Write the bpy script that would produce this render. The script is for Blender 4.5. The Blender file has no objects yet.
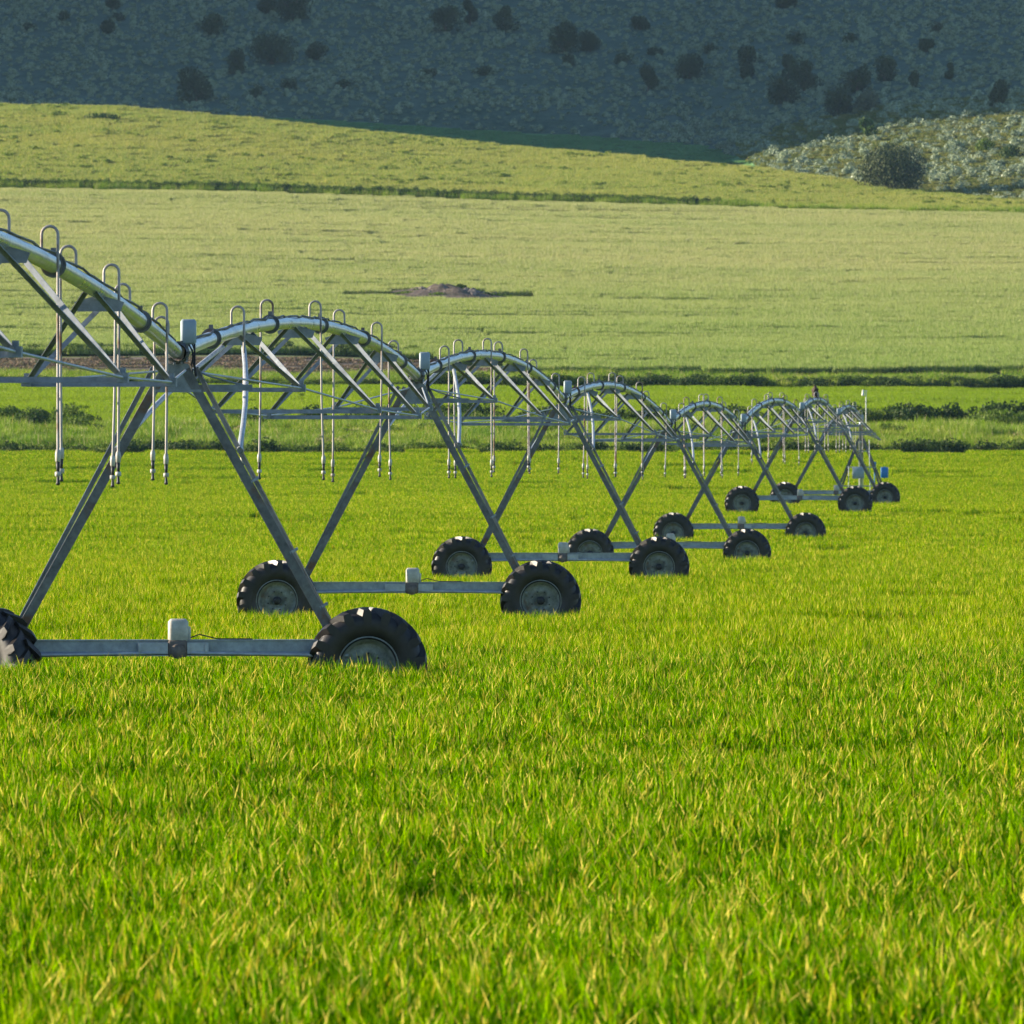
import bpy, math, random
import numpy as np
from mathutils import Vector, Matrix, noise
rnd = random.Random(7)
RS = np.random.RandomState(11)
S = bpy.context.scene
COL = S.collection
PI = math.pi
HAZE = .000030
CAMZ = 3.0; F = 10000.0; HOR = 464.0; CX = 512.0

# ------------------------------------------------------------------ mesh builder
class MB:
    def __init__(s): s.v = []; s.f = []; s.sm = []; s.mi = []
    def add(s, vs, fs, smooth=False, mi=0):
        b = len(s.v); s.v += [tuple(p) for p in vs]
        for f in fs: s.f.append(tuple(b + i for i in f)); s.sm.append(smooth); s.mi.append(mi)
    def box(s, c, size, M=None, bev=0.0):
        x, y, z = [k / 2 for k in size]; c = Vector(c)
        if bev <= 0:
            vs = [Vector((a * x, b * y, d * z)) for a in (-1, 1) for b in (-1, 1) for d in (-1, 1)]
            fs = [(0, 1, 3, 2), (4, 6, 7, 5), (0, 4, 5, 1), (2, 3, 7, 6), (0, 2, 6, 4), (1, 5, 7, 3)]
            if M: vs = [M @ p for p in vs]
            s.add([c + p for p in vs], fs)
        else:   # rounded-vertical-edge box with chamfered top and bottom
            n = 4; ring = []
            for (sx, sy, a0) in ((1, 1, 0), (-1, 1, PI / 2), (-1, -1, PI), (1, -1, 1.5 * PI)):
                for k in range(n + 1):
                    a = a0 + k / n * PI / 2
                    ring.append((sx * (x - bev), sy * (y - bev), math.cos(a), math.sin(a)))
            m = len(ring); vs = []
            for (h, rr) in ((-z, bev * .35), (-z + bev * .7, bev), (z - bev * .7, bev), (z, bev * .35)):
                for (px, py, ca, sa) in ring: vs.append(Vector((px + ca * rr, py + sa * rr, h)))
            fs = []
            for k in range(3):
                for i in range(m):
                    j = (i + 1) % m; fs.append((k * m + i, k * m + j, (k + 1) * m + j, (k + 1) * m + i))
            fs.append(tuple(range(m))[::-1]); fs.append(tuple(3 * m + i for i in range(m)))
            if M: vs = [M @ p for p in vs]
            s.add([c + p for p in vs], fs, True)
    def frame(s, p0, p1, up=Vector((0, 0, 1))):
        d = (Vector(p1) - Vector(p0)); L = d.length; d = d / L
        if abs(d.dot(up)) > .98: up = Vector((0, 1, 0))
        a = d.cross(up).normalized(); b = a.cross(d).normalized()
        return d, a, b, L
    def bar(s, p0, p1, w, h, up=Vector((0, 0, 1))):
        d, a, b, L = s.frame(p0, p1, up); p0 = Vector(p0); p1 = Vector(p1)
        vs = [p + a * i * w / 2 + b * j * h / 2 for p in (p0, p1) for (i, j) in ((-1, -1), (1, -1), (1, 1), (-1, 1))]
        s.add(vs, [(0, 3, 2, 1), (4, 5, 6, 7), (0, 1, 5, 4), (1, 2, 6, 5), (2, 3, 7, 6), (3, 0, 4, 7)])
    def angle(s, p0, p1, w, t=.008, up=Vector((0, 0, 1)), fa=1, fb=1):
        """an L-section steel angle"""
        d, a, b, L = s.frame(p0, p1, up); p0 = Vector(p0); p1 = Vector(p1)
        pts = [(0, 0), (w, 0), (w, t), (t, t), (t, w), (0, w)]
        vs = [p + a * (x - w / 3) * fa + b * (y - w / 3) * fb for p in (p0, p1) for (x, y) in pts]
        fs = [(5, 4, 3, 2, 1, 0), (6, 7, 8, 9, 10, 11)]
        for i in range(6): j = (i + 1) % 6; fs.append((i, j, j + 6, i + 6))
        s.add(vs, fs)
    def tube(s, pts, r, n=10, caps=True, rr=None):
        pts = [Vector(p) for p in pts]; m = len(pts); vs = []; a_prev = None
        for i, p in enumerate(pts):
            d = (pts[min(i + 1, m - 1)] - pts[max(i - 1, 0)]).normalized()
            if a_prev is None:
                up = Vector((0, 0, 1)) if abs(d.z) < .9 else Vector((0, 1, 0))
                a = d.cross(up).normalized()
            else: a = (a_prev - d * a_prev.dot(d)).normalized()
            b = a.cross(d); a_prev = a; q = rr[i] if rr else r
            for k in range(n):
                t = 2 * PI * k / n; vs.append(p + a * math.cos(t) * q + b * math.sin(t) * q)
        fs = [(i * n + k, i * n + (k + 1) % n, (i + 1) * n + (k + 1) % n, (i + 1) * n + k) for i in range(m - 1) for k in range(n)]
        s.add(vs, fs, True)
        if caps: s.add(vs[:n], [tuple(range(n))[::-1]]); s.add(vs[-n:], [tuple(range(n))])
    def lathe(s, prof, axis_o, ax='y', n=32, smooth=True):
        """prof: (r, h) pairs turned about the axis through axis_o"""
        o = Vector(axis_o); vs = []; m = len(prof)
        for (r, h) in prof:
            for k in range(n):
                t = 2 * PI * k / n; c, q = math.cos(t) * r, math.sin(t) * r
                vs.append(o + (Vector((c, h, q)) if ax == 'y' else Vector((c, q, h)) if ax == 'z' else Vector((h, c, q))))
        fs = [(i * n + k, i * n + (k + 1) % n, (i + 1) * n + (k + 1) % n, (i + 1) * n + k) for i in range(m - 1) for k in range(n)]
        s.add(vs, fs, smooth)
    def build(s, name, mat, parent=None, link=True, fixn=True):
        me = bpy.data.meshes.new(name)
        me.from_pydata(s.v, [], s.f)
        me.polygons.foreach_set('use_smooth', s.sm)
        for m in (mat if isinstance(mat, (list, tuple)) else [mat]): me.materials.append(m)
        if any(s.mi): me.polygons.foreach_set('material_index', s.mi)
        if fixn:
            import bmesh
            bm = bmesh.new(); bm.from_mesh(me); bmesh.ops.recalc_face_normals(bm, faces=bm.faces); bm.to_mesh(me); bm.free()
        me.update()
        o = bpy.data.objects.new(name, me)
        if link: COL.objects.link(o)
        if parent: o.parent = parent
        return o

def empty(name, loc, rz=0.0):
    o = bpy.data.objects.new(name, None); COL.objects.link(o)
    o.location = loc; o.rotation_euler = (0, 0, rz); o.empty_display_size = .3
    return o
def tag(o, label=None, cat=None, group=None, kind=None):
    for k, v in (('label', label), ('category', cat), ('group', group), ('kind', kind)):
        if v: o[k] = v
    return o
def copy_tree(o, parent=None):
    c = o.copy(); COL.objects.link(c); c.parent = parent
    for ch in list(o.children): copy_tree(ch, c)
    return c

# ------------------------------------------------------------------ materials
def new_mat(name):
    m = bpy.data.materials.new(name); m.use_nodes = True
    nt = m.node_tree; nt.nodes.clear()
    return m, nt
def N(nt, t, **kw):
    n = nt.nodes.new(t)
    for k, v in kw.items():
        if k in n.inputs.keys() if isinstance(k, str) else False: n.inputs[k].default_value = v
        else: setattr(n, k, v)
    return n
def L(nt, a, b): nt.links.new(a, b)
def noise_node(nt, coord, scale, detail=3, rough=.55, vec_scale=None):
    n = nt.nodes.new('ShaderNodeTexNoise'); n.inputs['Scale'].default_value = scale
    n.inputs['Detail'].default_value = detail; n.inputs['Roughness'].default_value = rough
    if vec_scale:
        mp = nt.nodes.new('ShaderNodeMapping'); mp.inputs['Scale'].default_value = vec_scale
        L(nt, coord, mp.inputs['Vector']); L(nt, mp.outputs[0], n.inputs['Vector'])
    else: L(nt, coord, n.inputs['Vector'])
    return n.outputs['Fac']
def ramp(nt, fac, stops):
    r = nt.nodes.new('ShaderNodeValToRGB'); e = r.color_ramp.elements
    while len(e) < len(stops): e.new(.5)
    for i, (p, c) in enumerate(stops):
        e[i].position = p; e[i].color = (*c, 1) if len(c) == 3 else c
    L(nt, fac, r.inputs[0]); return r.outputs[0]
def mix(nt, a, b, fac=.5, mode='MIX'):
    m = nt.nodes.new('ShaderNodeMix'); m.data_type = 'RGBA'; m.blend_type = mode
    for s_, v in ((6, a), (7, b)):
        if isinstance(v, tuple): m.inputs[s_].default_value = (*v, 1)
        else: L(nt, v, m.inputs[s_])
    if isinstance(fac, (int, float)): m.inputs[0].default_value = fac
    else: L(nt, fac, m.inputs[0])
    return m.outputs[2]

def metal_mat(name, base, rough=.45, metallic=.6, spot=.15, rust=0.0, scale=9):
    m, nt = new_mat(name); out = nt.nodes.new('ShaderNodeOutputMaterial'); p = nt.nodes.new('ShaderNodeBsdfPrincipled')
    tc = nt.nodes.new('ShaderNodeTexCoord').outputs['Object']
    n1 = noise_node(nt, tc, scale, 5, .65); n2 = noise_node(nt, tc, scale * .23, 4, .6)
    lo = tuple(c * (1 - spot * 1.6) for c in base); hi = tuple(min(1, c * (1 + spot)) for c in base)
    col = ramp(nt, n1, [(.3, lo), (.7, hi)])
    if rust > 0:
        f = ramp(nt, n2, [(.62 - rust * .3, (0, 0, 0)), (.74 - rust * .3, (1, 1, 1))])
        col = mix(nt, col, (.16, .085, .045), f)
    L(nt, col, p.inputs['Base Color'])
    p.inputs['Metallic'].default_value = metallic
    r = ramp(nt, n2, [(.3, (rough * .8,) * 3), (.7, (min(1, rough * 1.3),) * 3)]); L(nt, r, p.inputs['Roughness'])
    b = nt.nodes.new('ShaderNodeBump'); b.inputs['Strength'].default_value = .15; b.inputs['Distance'].default_value = .004
    L(nt, n1, b.inputs['Height']); L(nt, b.outputs[0], p.inputs['Normal'])
    L(nt, p.outputs[0], out.inputs[0]); return m
M_GALV = metal_mat('galvanised_steel', (.42, .45, .48), .5, .55, .18)
M_PIPE = metal_mat('galvanised_pipe', (.62, .66, .68), .3, .85, .14, scale=5)
M_STRUT = metal_mat('truss_steel', (.25, .28, .31), .55, .35, .22)
M_LEG = metal_mat('leg_steel', (.15, .155, .16), .5, .4, .3, rust=.18)
M_BEAM = metal_mat('beam_steel', (.30, .34, .38), .5, .4, .2)
M_HOSE = metal_mat('drop_pipe_metal', (.36, .33, .32), .5, .3, .15, rust=.3)
M_WHITE = metal_mat('white_plastic', (.72, .72, .66), .55, 0, .1)
M_MOTOR = metal_mat('motor_enamel', (.50, .48, .42), .5, 0, .22, rust=.06)
M_BOXG = metal_mat('box_enamel', (.31, .38, .42), .5, .1, .08)
M_RUST = metal_mat('rusty_gearbox', (.17, .14, .12), .8, .1, .3)
M_BLACK = metal_mat('black_cable', (.02, .02, .022), .5, 0, .2)
M_RUBBER = metal_mat('tyre_rubber', (.017, .014, .013), .45, 0, .5, scale=5)
M_RIM = metal_mat('rim_steel', (.25, .27, .24), .65, .15, .35, rust=.12)
M_BLUE = metal_mat('blue_enamel', (.02, .20, .55), .4, 0, .08)
M_CONC = metal_mat('concrete', (.38, .37, .34), .9, 0, .1)

def crop_mat(name, cols, dry, dry_amt, big, trans=.5, tcol=(1.0, 1.0, .35), rough=.45, spec=.5, tips=0, ripe=None):
    """leaf material: colour per blade from attribute 'tone', large patches from world noise"""
    m, nt = new_mat(name); out = nt.nodes.new('ShaderNodeOutputMaterial'); p = nt.nodes.new('ShaderNodeBsdfPrincipled')
    at = nt.nodes.new('ShaderNodeAttribute'); at.attribute_name = 'tone'
    pos = nt.nodes.new('ShaderNodeNewGeometry').outputs['Position']
    sep = nt.nodes.new('ShaderNodeSeparateColor'); L(nt, at.outputs['Color'], sep.inputs[0])
    c = ramp(nt, sep.outputs[0], [(0, cols[0]), (.5, cols[1]), (1, cols[2])])
    n1 = noise_node(nt, pos, big[0], 4, .6, big[1])
    c = mix(nt, c, mix(nt, c, big[2], 1, 'MULTIPLY'), ramp(nt, n1, [(.35, (0, 0, 0)), (.65, (1, 1, 1))]))
    f = ramp(nt, sep.outputs[1], [(1 - dry_amt - .02, (0, 0, 0)), (1 - dry_amt, (1, 1, 1))])
    c = mix(nt, c, dry, f)
    if ripe:
        sp = nt.nodes.new('ShaderNodeSeparateXYZ'); L(nt, pos, sp.inputs[0])
        nn = noise_node(nt, pos, .012, 3, .6, (.7, 1, 1)); ad = nt.nodes.new('ShaderNodeMath'); ad.operation = 'MULTIPLY_ADD'
        L(nt, nn, ad.inputs[0]); ad.inputs[1].default_value = 260; L(nt, sp.outputs[1], ad.inputs[2])
        mr = nt.nodes.new('ShaderNodeMapRange'); mr.inputs[1].default_value = ripe[0]; mr.inputs[2].default_value = ripe[1]; L(nt, ad.outputs[0], mr.inputs[0])
        c = mix(nt, mix(nt, c, ripe[2], 1, 'MULTIPLY'), c, mr.outputs[0])
    if tips: c = mix(nt, c, (.90, .70, .14), ramp(nt, sep.outputs[2], [(.78, (0, 0, 0)), (.86, (tips,) * 3)]))  # sun glints on the canopy, painted as tan colour on leaf tips
    L(nt, c, p.inputs['Base Color']); p.inputs['Roughness'].default_value = rough
    p.inputs['Specular IOR Level'].default_value = spec; p.inputs['Specular Tint'].default_value = (1, .95, .6, 1)
    tr = nt.nodes.new('ShaderNodeBsdfTranslucent')
    L(nt, mix(nt, c, tcol, 1, 'MULTIPLY'), tr.inputs[0])
    g = nt.nodes.new('ShaderNodeMixShader'); g.inputs[0].default_value = trans
    L(nt, p.outputs[0], g.inputs[1]); L(nt, tr.outputs[0], g.inputs[2]); L(nt, g.outputs[0], out.inputs[0])
    return m
def ground_mat(name, c1, c2, c3, scale, vs=(1, 1, 1), rough=.9):
    m, nt = new_mat(name); out = nt.nodes.new('ShaderNodeOutputMaterial'); p = nt.nodes.new('ShaderNodeBsdfPrincipled')
    pos = nt.nodes.new('ShaderNodeNewGeometry').outputs['Position']
    a = noise_node(nt, pos, scale, 8, .68, vs); b = noise_node(nt, pos, scale * .12, 4, .6, vs)
    c = ramp(nt, a, [(.32, c1), (.5, c2), (.68, c3)]); c = mix(nt, c, mix(nt, c, (.62, .72, .6), 1, 'MULTIPLY'), ramp(nt, b, [(.4, (0, 0, 0)), (.62, (1, 1, 1))]))
    L(nt, c, p.inputs['Base Color']); p.inputs['Roughness'].default_value = rough; p.inputs['Specular IOR Level'].default_value = .15
    bp = nt.nodes.new('ShaderNodeBump'); bp.inputs['Strength'].default_value = .8; bp.inputs['Distance'].default_value = .15
    L(nt, a, bp.inputs['Height']); L(nt, bp.outputs[0], p.inputs['Normal'])
    L(nt, p.outputs[0], out.inputs[0]); return m

# ------------------------------------------------------------------ terrain
def sm(t): t = min(1, max(0, t)); return t * t * (3 - 2 * t)
NEAR = [(-200, -.2), (20, 0), (60, .06), (85, .16), (104, .30), (114, .30), (128, .16), (150, .05), (167, .03), (223, .06), (262, -.06), (285, -.12), (310, -.08), (340, .12),
        (370, .5), (389, .72), (415, .80), (440, .86), (470, 1.05), (494, 1.3), (540, 2.05), (575, 2.85), (596, 3.35)]
def lin(tab, x):
    if x <= tab[0][0]: return tab[0][1]
    for (a, va), (b, vb) in zip(tab, tab[1:]):
        if x <= b: return va + (vb - va) * (x - a) / (b - a)
    return tab[-1][1]
def near_z(d): return (lin(NEAR, d - 4) + lin(NEAR, d) * 2 + lin(NEAR, d + 4)) / 4
def undul(x, y):
    n = noise.noise
    if y < 600: return .05 * n(Vector((x * .06, y * .035, 0))) + .095 * n(Vector((x * .22, y * .16, 3))) * min(1, max(0, (y - 30) / 20))
    w = sm((y - 600) / 60)
    return w * (.25 * n(Vector((x * .02, y * .012, 5))) + .12 * n(Vector((x * .07, y * .05, 9))))
# for every picture column: the distance and sight-line row of each boundary of the slope beyond the wheat
BOUND = [  # name of the zone that ENDS here, distances by column, rows by column
    ('wheat_field',    [(0, 596)],                              [(0, 456), (1024, 455)]),
    ('ditch_bottom',   [(0, 602)],                              [(0, 461)]),
    ('ditch_bank',     [(0, 618)],                              [(0, 440), (500, 439), (1024, 440)]),
    ('bank_top',       [(0, 640)],                              [(0, 430), (500, 428), (1024, 432)]),
    ('second_field',   [(0, 770)],                              [(0, 384), (400, 387), (1024, 391)]),
    ('verge',          [(0, 782)],                              [(0, 377), (400, 379), (1024, 380)]),
    ('ploughed_strip', [(0, 826), (400, 824), (560, 796), (1024, 790)], [(0, 357), (256, 358), (410, 361), (560, 374), (1024, 374)]),
    ('pale_field',     [(0, 1250), (740, 1250), (1024, 1236)],  [(0, 191), (256, 197), (512, 205), (740, 210), (1024, 218)]),
    ('upper_field',    [(0, 1450), (512, 1440), (740, 1400), (1024, 1310)], [(-200, 99), (0, 106), (110, 108), (256, 122), (512, 149), (640, 160), (740, 170), (880, 190), (1024, 206)]),
    ('meadow',         [(0, 1560), (300, 1560), (512, 1560), (720, 1510), (775, 1406), (1024, 1318)], [(-200, 104), (0, 108), (280, 119), (512, 133), (700, 146), (740, 158), (775, 174), (880, 189), (1024, 204.5)]),
    ('knoll_top',      [(0, 1610), (700, 1560), (790, 1470), (1024, 1452)], [(-200, 80), (0, 84), (280, 95), (512, 108), (700, 127), (790, 147), (900, 127), (1024, 121)]),
    ('hill_mid',       [(0, 1900), (1024, 1850)],               [(0, -60), (1024, -50)]),
    ('hillside',       [(0, 2700)],                             [(0, -420)]),
]
def zrow(row, d): return CAMZ + (HOR - row) / F * d
def column(u):
    """list of (distance, z) knots for a column"""
    k = []
    for nm, dt, rt in BOUND:
        d = lin(dt, u); k.append((d, zrow(lin(rt, u), d)))
        if nm == 'upper_field':
            dd = sm((760 - u) / 120)          # behind the crest the land dips out of sight, then the meadow lies flat
            if dd > 0:
                d2 = d + 45; k.append((d2, zrow(lin(rt, u) + 14 * dd, d2)))
            else: d2 = d + 5; k.append((d2, zrow(lin(rt, u) - 1.2, d2)))
    return k
_cc = {}
def terr_z(x, y):
    if y <= 596: return near_z(y) + undul(x, y)
    u = CX + x / y * F; key = round(min(2600, max(-1600, u)) / 4)
    if key not in _cc: _cc[key] = column(key * 4)
    z = lin(_cc[key], y)
    if y < 606: pass
    return z + undul(x, y)
def d_at(u, row, lo, hi):
    """distance at which the land in column u is seen at this row"""
    a = lo
    while a < hi:
        x = (u - CX) / F * a
        if HOR - (terr_z(x, a) - CAMZ) / a * F <= row: return a
        a += 1.0
    return hi
def P(u, d, dz=0): x = (u - CX) / F * d; return Vector((x, d, terr_z(x, d) + dz))

US = list(np.arange(-1500, -100, 100)) + list(np.arange(-100, 1130, 10)) + list(np.arange(1130, 2600, 100))
def zone_mesh(name, mat, d0f, d1f, steps, label=None):
    mb = MB(); nu = len(US); vs = []
    for j in range(steps + 1):
        t = j / steps
        for u in US:
            d = d0f(u) * (1 - t) + d1f(u) * t; x = (u - CX) / F * d
            vs.append((x, d, terr_z(x, d)))
    fs = [(j * nu + i, j * nu + i + 1, (j + 1) * nu + i + 1, (j + 1) * nu + i) for j in range(steps) for i in range(nu - 1)]
    mb.add(vs, fs, True); o = mb.build(name, mat, fixn=False); tag(o, kind='structure'); return o
def bd(i): return lambda u: lin(BOUND[i][1], u)

G_WHEAT = ground_mat('wheat_soil', (.03, .05, .01), (.045, .085, .012), (.07, .09, .03), 2.5)
G_BANK = ground_mat('bank_soil', (.05, .07, .02), (.09, .12, .03), (.16, .15, .07), .7)
G_GREEN = ground_mat('green_field_soil', (.04, .09, .01), (.06, .13, .015), (.08, .15, .02), 1.2, (.5, 1, 1))
G_PLOUGH = ground_mat('ploughed_soil', (.12, .085, .07), (.21, .15, .12), (.32, .25, .19), 1.6, (.6, .6, 1))
G_PALE = ground_mat('pale_crop_soil', (.20, .22, .08), (.27, .28, .11), (.32, .32, .15), .6, (.3, 1, 1))
G_UPPER = ground_mat('upper_field_soil', (.10, .12, .03), (.16, .17, .04), (.20, .19, .07), .5, (.5, 1, 1))
G_MEADOW = ground_mat('meadow_soil', (.09, .19, .06), (.12, .24, .08), (.14, .26, .10), .3, (.4, 1, 1))
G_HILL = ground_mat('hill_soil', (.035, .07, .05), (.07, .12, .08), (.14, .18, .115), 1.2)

# ground from behind the camera to the end of the wheat: one sheet
mb = MB(); ys = list(np.arange(-60, 40, 10)) + list(np.arange(40, 600, 4)); ys = [float(y) for y in ys if y < 596] + [596.0]
xs = [-400, -250, -120] + list(np.arange(-80, 81, 4)) + [120, 250, 400]
vs = []
for y in ys:
    for x in xs:
        vs.append((x, y, terr_z(x, y) if y > 595.9 else near_z(y) + undul(x, y)))
nx = len(xs)
mb.add(vs, [(j * nx + i, j * nx + i + 1, (j + 1) * nx + i + 1, (j + 1) * nx + i) for j in range(len(ys) - 1) for i in range(nx - 1)], True)
tag(mb.build('field_ground', G_WHEAT, fixn=False), kind='structure')
zone_mesh('ditch', G_BANK, bd(0), bd(1), 2)
zone_mesh('ditch_bank', G_BANK, bd(1), bd(3), 12)
zone_mesh('second_field_ground', G_GREEN, bd(3), bd(4), 30)
zone_mesh('verge', G_BANK, bd(4), bd(5), 4)
zone_mesh('ploughed_strip', G_PLOUGH, bd(5), bd(6), 8)
zone_mesh('pale_field_ground', G_PALE, bd(6), bd(7), 80)
zone_mesh('upper_field_ground', G_UPPER, bd(7), bd(8), 40)
zone_mesh('meadow', G_MEADOW, bd(8), bd(9), 30)
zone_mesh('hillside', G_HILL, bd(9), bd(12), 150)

# mountain spur outside the frame on the left, whose shade lies on the hillside
mb = MB(); vs = []; xs = list(range(-1500, -239, 30)); ys = list(range(1480, 3200, 20)); nx = len(xs)
for y in ys:
    for x in xs:
        e = y - (1554 - .0 * (x + 400)) + 14 * noise.noise(Vector((x * .02, y * .02, 1)))
        rise = 320 * (1 - math.exp(-max(0, (e + 120)) / 170.0)) * sm((-x - 240) / 150)
        rise = min(rise, 30 + max(0, (e + 110)) * 1.25)
        vs.append((x, y, 30 + rise + 8 * noise.noise(Vector((x * .01, y * .01, 2)))))
mb.add(vs, [(j * nx + i, j * nx + i + 1, (j + 1) * nx + i + 1, (j + 1) * nx + i) for j in range(len(ys) - 1) for i in range(nx - 1)], True)
tag(mb.build('mountain', G_HILL, fixn=False), kind='structure')

# ------------------------------------------------------------------ crop patches and scatter
def blades_mesh(name, mat, size, n, hmin, hmax, w, seg, lean=.5, curl=2.0, seed=0):
    """a square patch of grass leaves; every leaf a bent tapering ribbon"""
    rs = np.random.RandomState(seed)
    px = (rs.rand(n) - .5) * size; py = (rs.rand(n) - .5) * size
    cl = rs.rand(14, 3) * size - size / 2; cd_ = np.min((px[:, None] - cl[None, :, 0]) ** 2 + (py[:, None] - cl[None, :, 1]) ** 2, 1) ** .5
    h = (hmin + (hmax - hmin) * rs.rand(n) ** .8) * (1.04 - .20 * np.clip(cd_ / (size * .22), 0, 1.1))
    ang = rs.rand(n) * 2 * PI; le = (lean * (.15 + rs.rand(n) ** 1.5 * 1.1)) * h
    wd = w * (.6 + .7 * rs.rand(n)); twist = (rs.rand(n) - .5) * 4; tw = ang + PI / 2 + (rs.rand(n) - .5) * 2.2
    m = seg; V = np.zeros((n, (m + 1) * 2, 3))
    droop = rs.rand(n) ** 1.6 * .42
    for k in range(m + 1):
        t = k / m
        out = le * t ** curl; z = h * (t - droop * t ** (curl + 1))
        ww = wd * (1 - t ** 3) * .5 + wd * .04
        if k == 0: ww = wd * .35
        tk = tw + t * twist
        cx = px + np.cos(ang) * out; cy = py + np.sin(ang) * out
        V[:, 2 * k, 0] = cx - np.cos(tk) * ww; V[:, 2 * k, 1] = cy - np.sin(tk) * ww; V[:, 2 * k, 2] = z
        V[:, 2 * k + 1, 0] = cx + np.cos(tk) * ww; V[:, 2 * k + 1, 1] = cy + np.sin(tk) * ww; V[:, 2 * k + 1, 2] = z
    nv = (m + 1) * 2
    base = (np.arange(n) * nv)[:, None]
    q = np.array([[2 * k, 2 * k + 1, 2 * k + 3, 2 * k + 2] for k in range(m)]).reshape(-1)
    idx = (base + q[None, :]).reshape(-1)
    me = bpy.data.meshes.new(name)
    me.vertices.add(n * nv); me.vertices.foreach_set('co', V.reshape(-1))
    me.loops.add(n * m * 4); me.loops.foreach_set('vertex_index', idx.astype(np.int32))
    me.polygons.add(n * m); me.polygons.foreach_set('loop_start', np.arange(0, n * m * 4, 4).astype(np.int32))
    me.polygons.foreach_set('use_smooth', np.ones(n * m, bool))
    a = me.attributes.new('tone', 'FLOAT_COLOR', 'POINT')
    tone = np.repeat(np.stack([rs.rand(n), rs.rand(n), rs.rand(n), np.ones(n)], 1), nv, 0)
    tt = np.tile(np.repeat(np.arange(m + 1) / m, 2), n); tone[:, 2] = np.where(tone[:, 2] < .13, tt, 0)   # marks some leaves for a pale tip that paints a sun glint
    a.data.foreach_set('color', tone.reshape(-1).astype(np.float32))
    me.materials.append(mat); me.update(calc_edges=True)
    return bpy.data.objects.new(name, me)

def scatter(name, pts, rots, scales, variants, kind_label):
    """one object whose vertices carry copies of the clumps in `variants`"""
    c = bpy.data.collections.new(name + '_clumps')
    for v in variants: c.objects.link(v)
    me = bpy.data.meshes.new(name); n = len(pts)
    me.vertices.add(n); me.vertices.foreach_set('co', np.array(pts, dtype=np.float32).reshape(-1))
    a = me.attributes.new('rot', 'FLOAT_VECTOR', 'POINT'); a.data.foreach_set('vector', np.array(rots, dtype=np.float32).reshape(-1))
    a = me.attributes.new('scl', 'FLOAT_VECTOR', 'POINT'); a.data.foreach_set('vector', np.array(scales, dtype=np.float32).reshape(-1))
    a = me.attributes.new('pick', 'INT', 'POINT'); a.data.foreach_set('value', RS.randint(0, len(variants), n).astype(np.int32))
    o = bpy.data.objects.new(name, me); COL.objects.link(o)
    ng = bpy.data.node_groups.new(name + '_nodes', 'GeometryNodeTree')
    ng.interface.new_socket('Geometry', in_out='INPUT', socket_type='NodeSocketGeometry')
    ng.interface.new_socket('Geometry', in_out='OUTPUT', socket_type='NodeSocketGeometry')
    gi = ng.nodes.new('NodeGroupInput'); go = ng.nodes.new('NodeGroupOutput')
    ci = ng.nodes.new('GeometryNodeCollectionInfo'); ci.inputs['Collection'].default_value = c
    ci.inputs['Separate Children'].default_value = True; ci.inputs['Reset Children'].default_value = True
    ip = ng.nodes.new('GeometryNodeInstanceOnPoints'); ip.inputs['Pick Instance'].default_value = True
    def attr(nm, t):
        k = ng.nodes.new('GeometryNodeInputNamedAttribute'); k.data_type = t; k.inputs['Name'].default_value = nm; return k.outputs['Attribute']
    ng.links.new(gi.outputs[0], ip.inputs['Points']); ng.links.new(ci.outputs[0], ip.inputs['Instance'])
    ng.links.new(attr('pick', 'INT'), ip.inputs['Instance Index'])
    e2r = ng.nodes.new('FunctionNodeEulerToRotation'); ng.links.new(attr('rot', 'FLOAT_VECTOR'), e2r.inputs[0])
    ng.links.new(e2r.outputs[0], ip.inputs['Rotation']); ng.links.new(attr('scl', 'FLOAT_VECTOR'), ip.inputs['Scale'])
    ng.links.new(ip.outputs[0], go.inputs[0])
    md = o.modifiers.new('scatter', 'NODES'); md.node_group = ng
    tag(o, kind_label, kind='stuff'); return o

def fill(d0f, d1f, step, hfun, margin=4.0, jit=.35, skip=None):
    """grid of patches over the wedge the photo could see between two distances"""
    pts, rots, scl = [], [], []
    y = min(d0f(0), d0f(512), d0f(1024)); ymax = max(d1f(0), d1f(512), d1f(1024))
    while y < ymax:
        hw = .0512 * y * 1.06 + margin
        x = -hw
        while x < hw:
            xx = x + (rnd.random() - .5) * step * jit; yy = y + (rnd.random() - .5) * step * jit
            u = CX + xx / yy * F
            if d0f(u) + step * .4 <= yy <= d1f(u) - step * .4 and not (skip and skip(xx, yy)):
                e = .5; z = terr_z(xx, yy)
                sy = (terr_z(xx, yy + e) - terr_z(xx, yy - e)) / (2 * e)
                h = hfun(xx, yy)
                pts.append((xx, yy, z)); scl.append((1, 1, h))
                rots.append((math.atan(sy), 0, rnd.choice((0, 1, 2, 3)) * PI / 2) if abs(sy) < .01 else (0, 0, rnd.choice((0, 1, 2, 3)) * PI / 2))
            x += step
        y += step
    return pts, rots, scl

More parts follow.
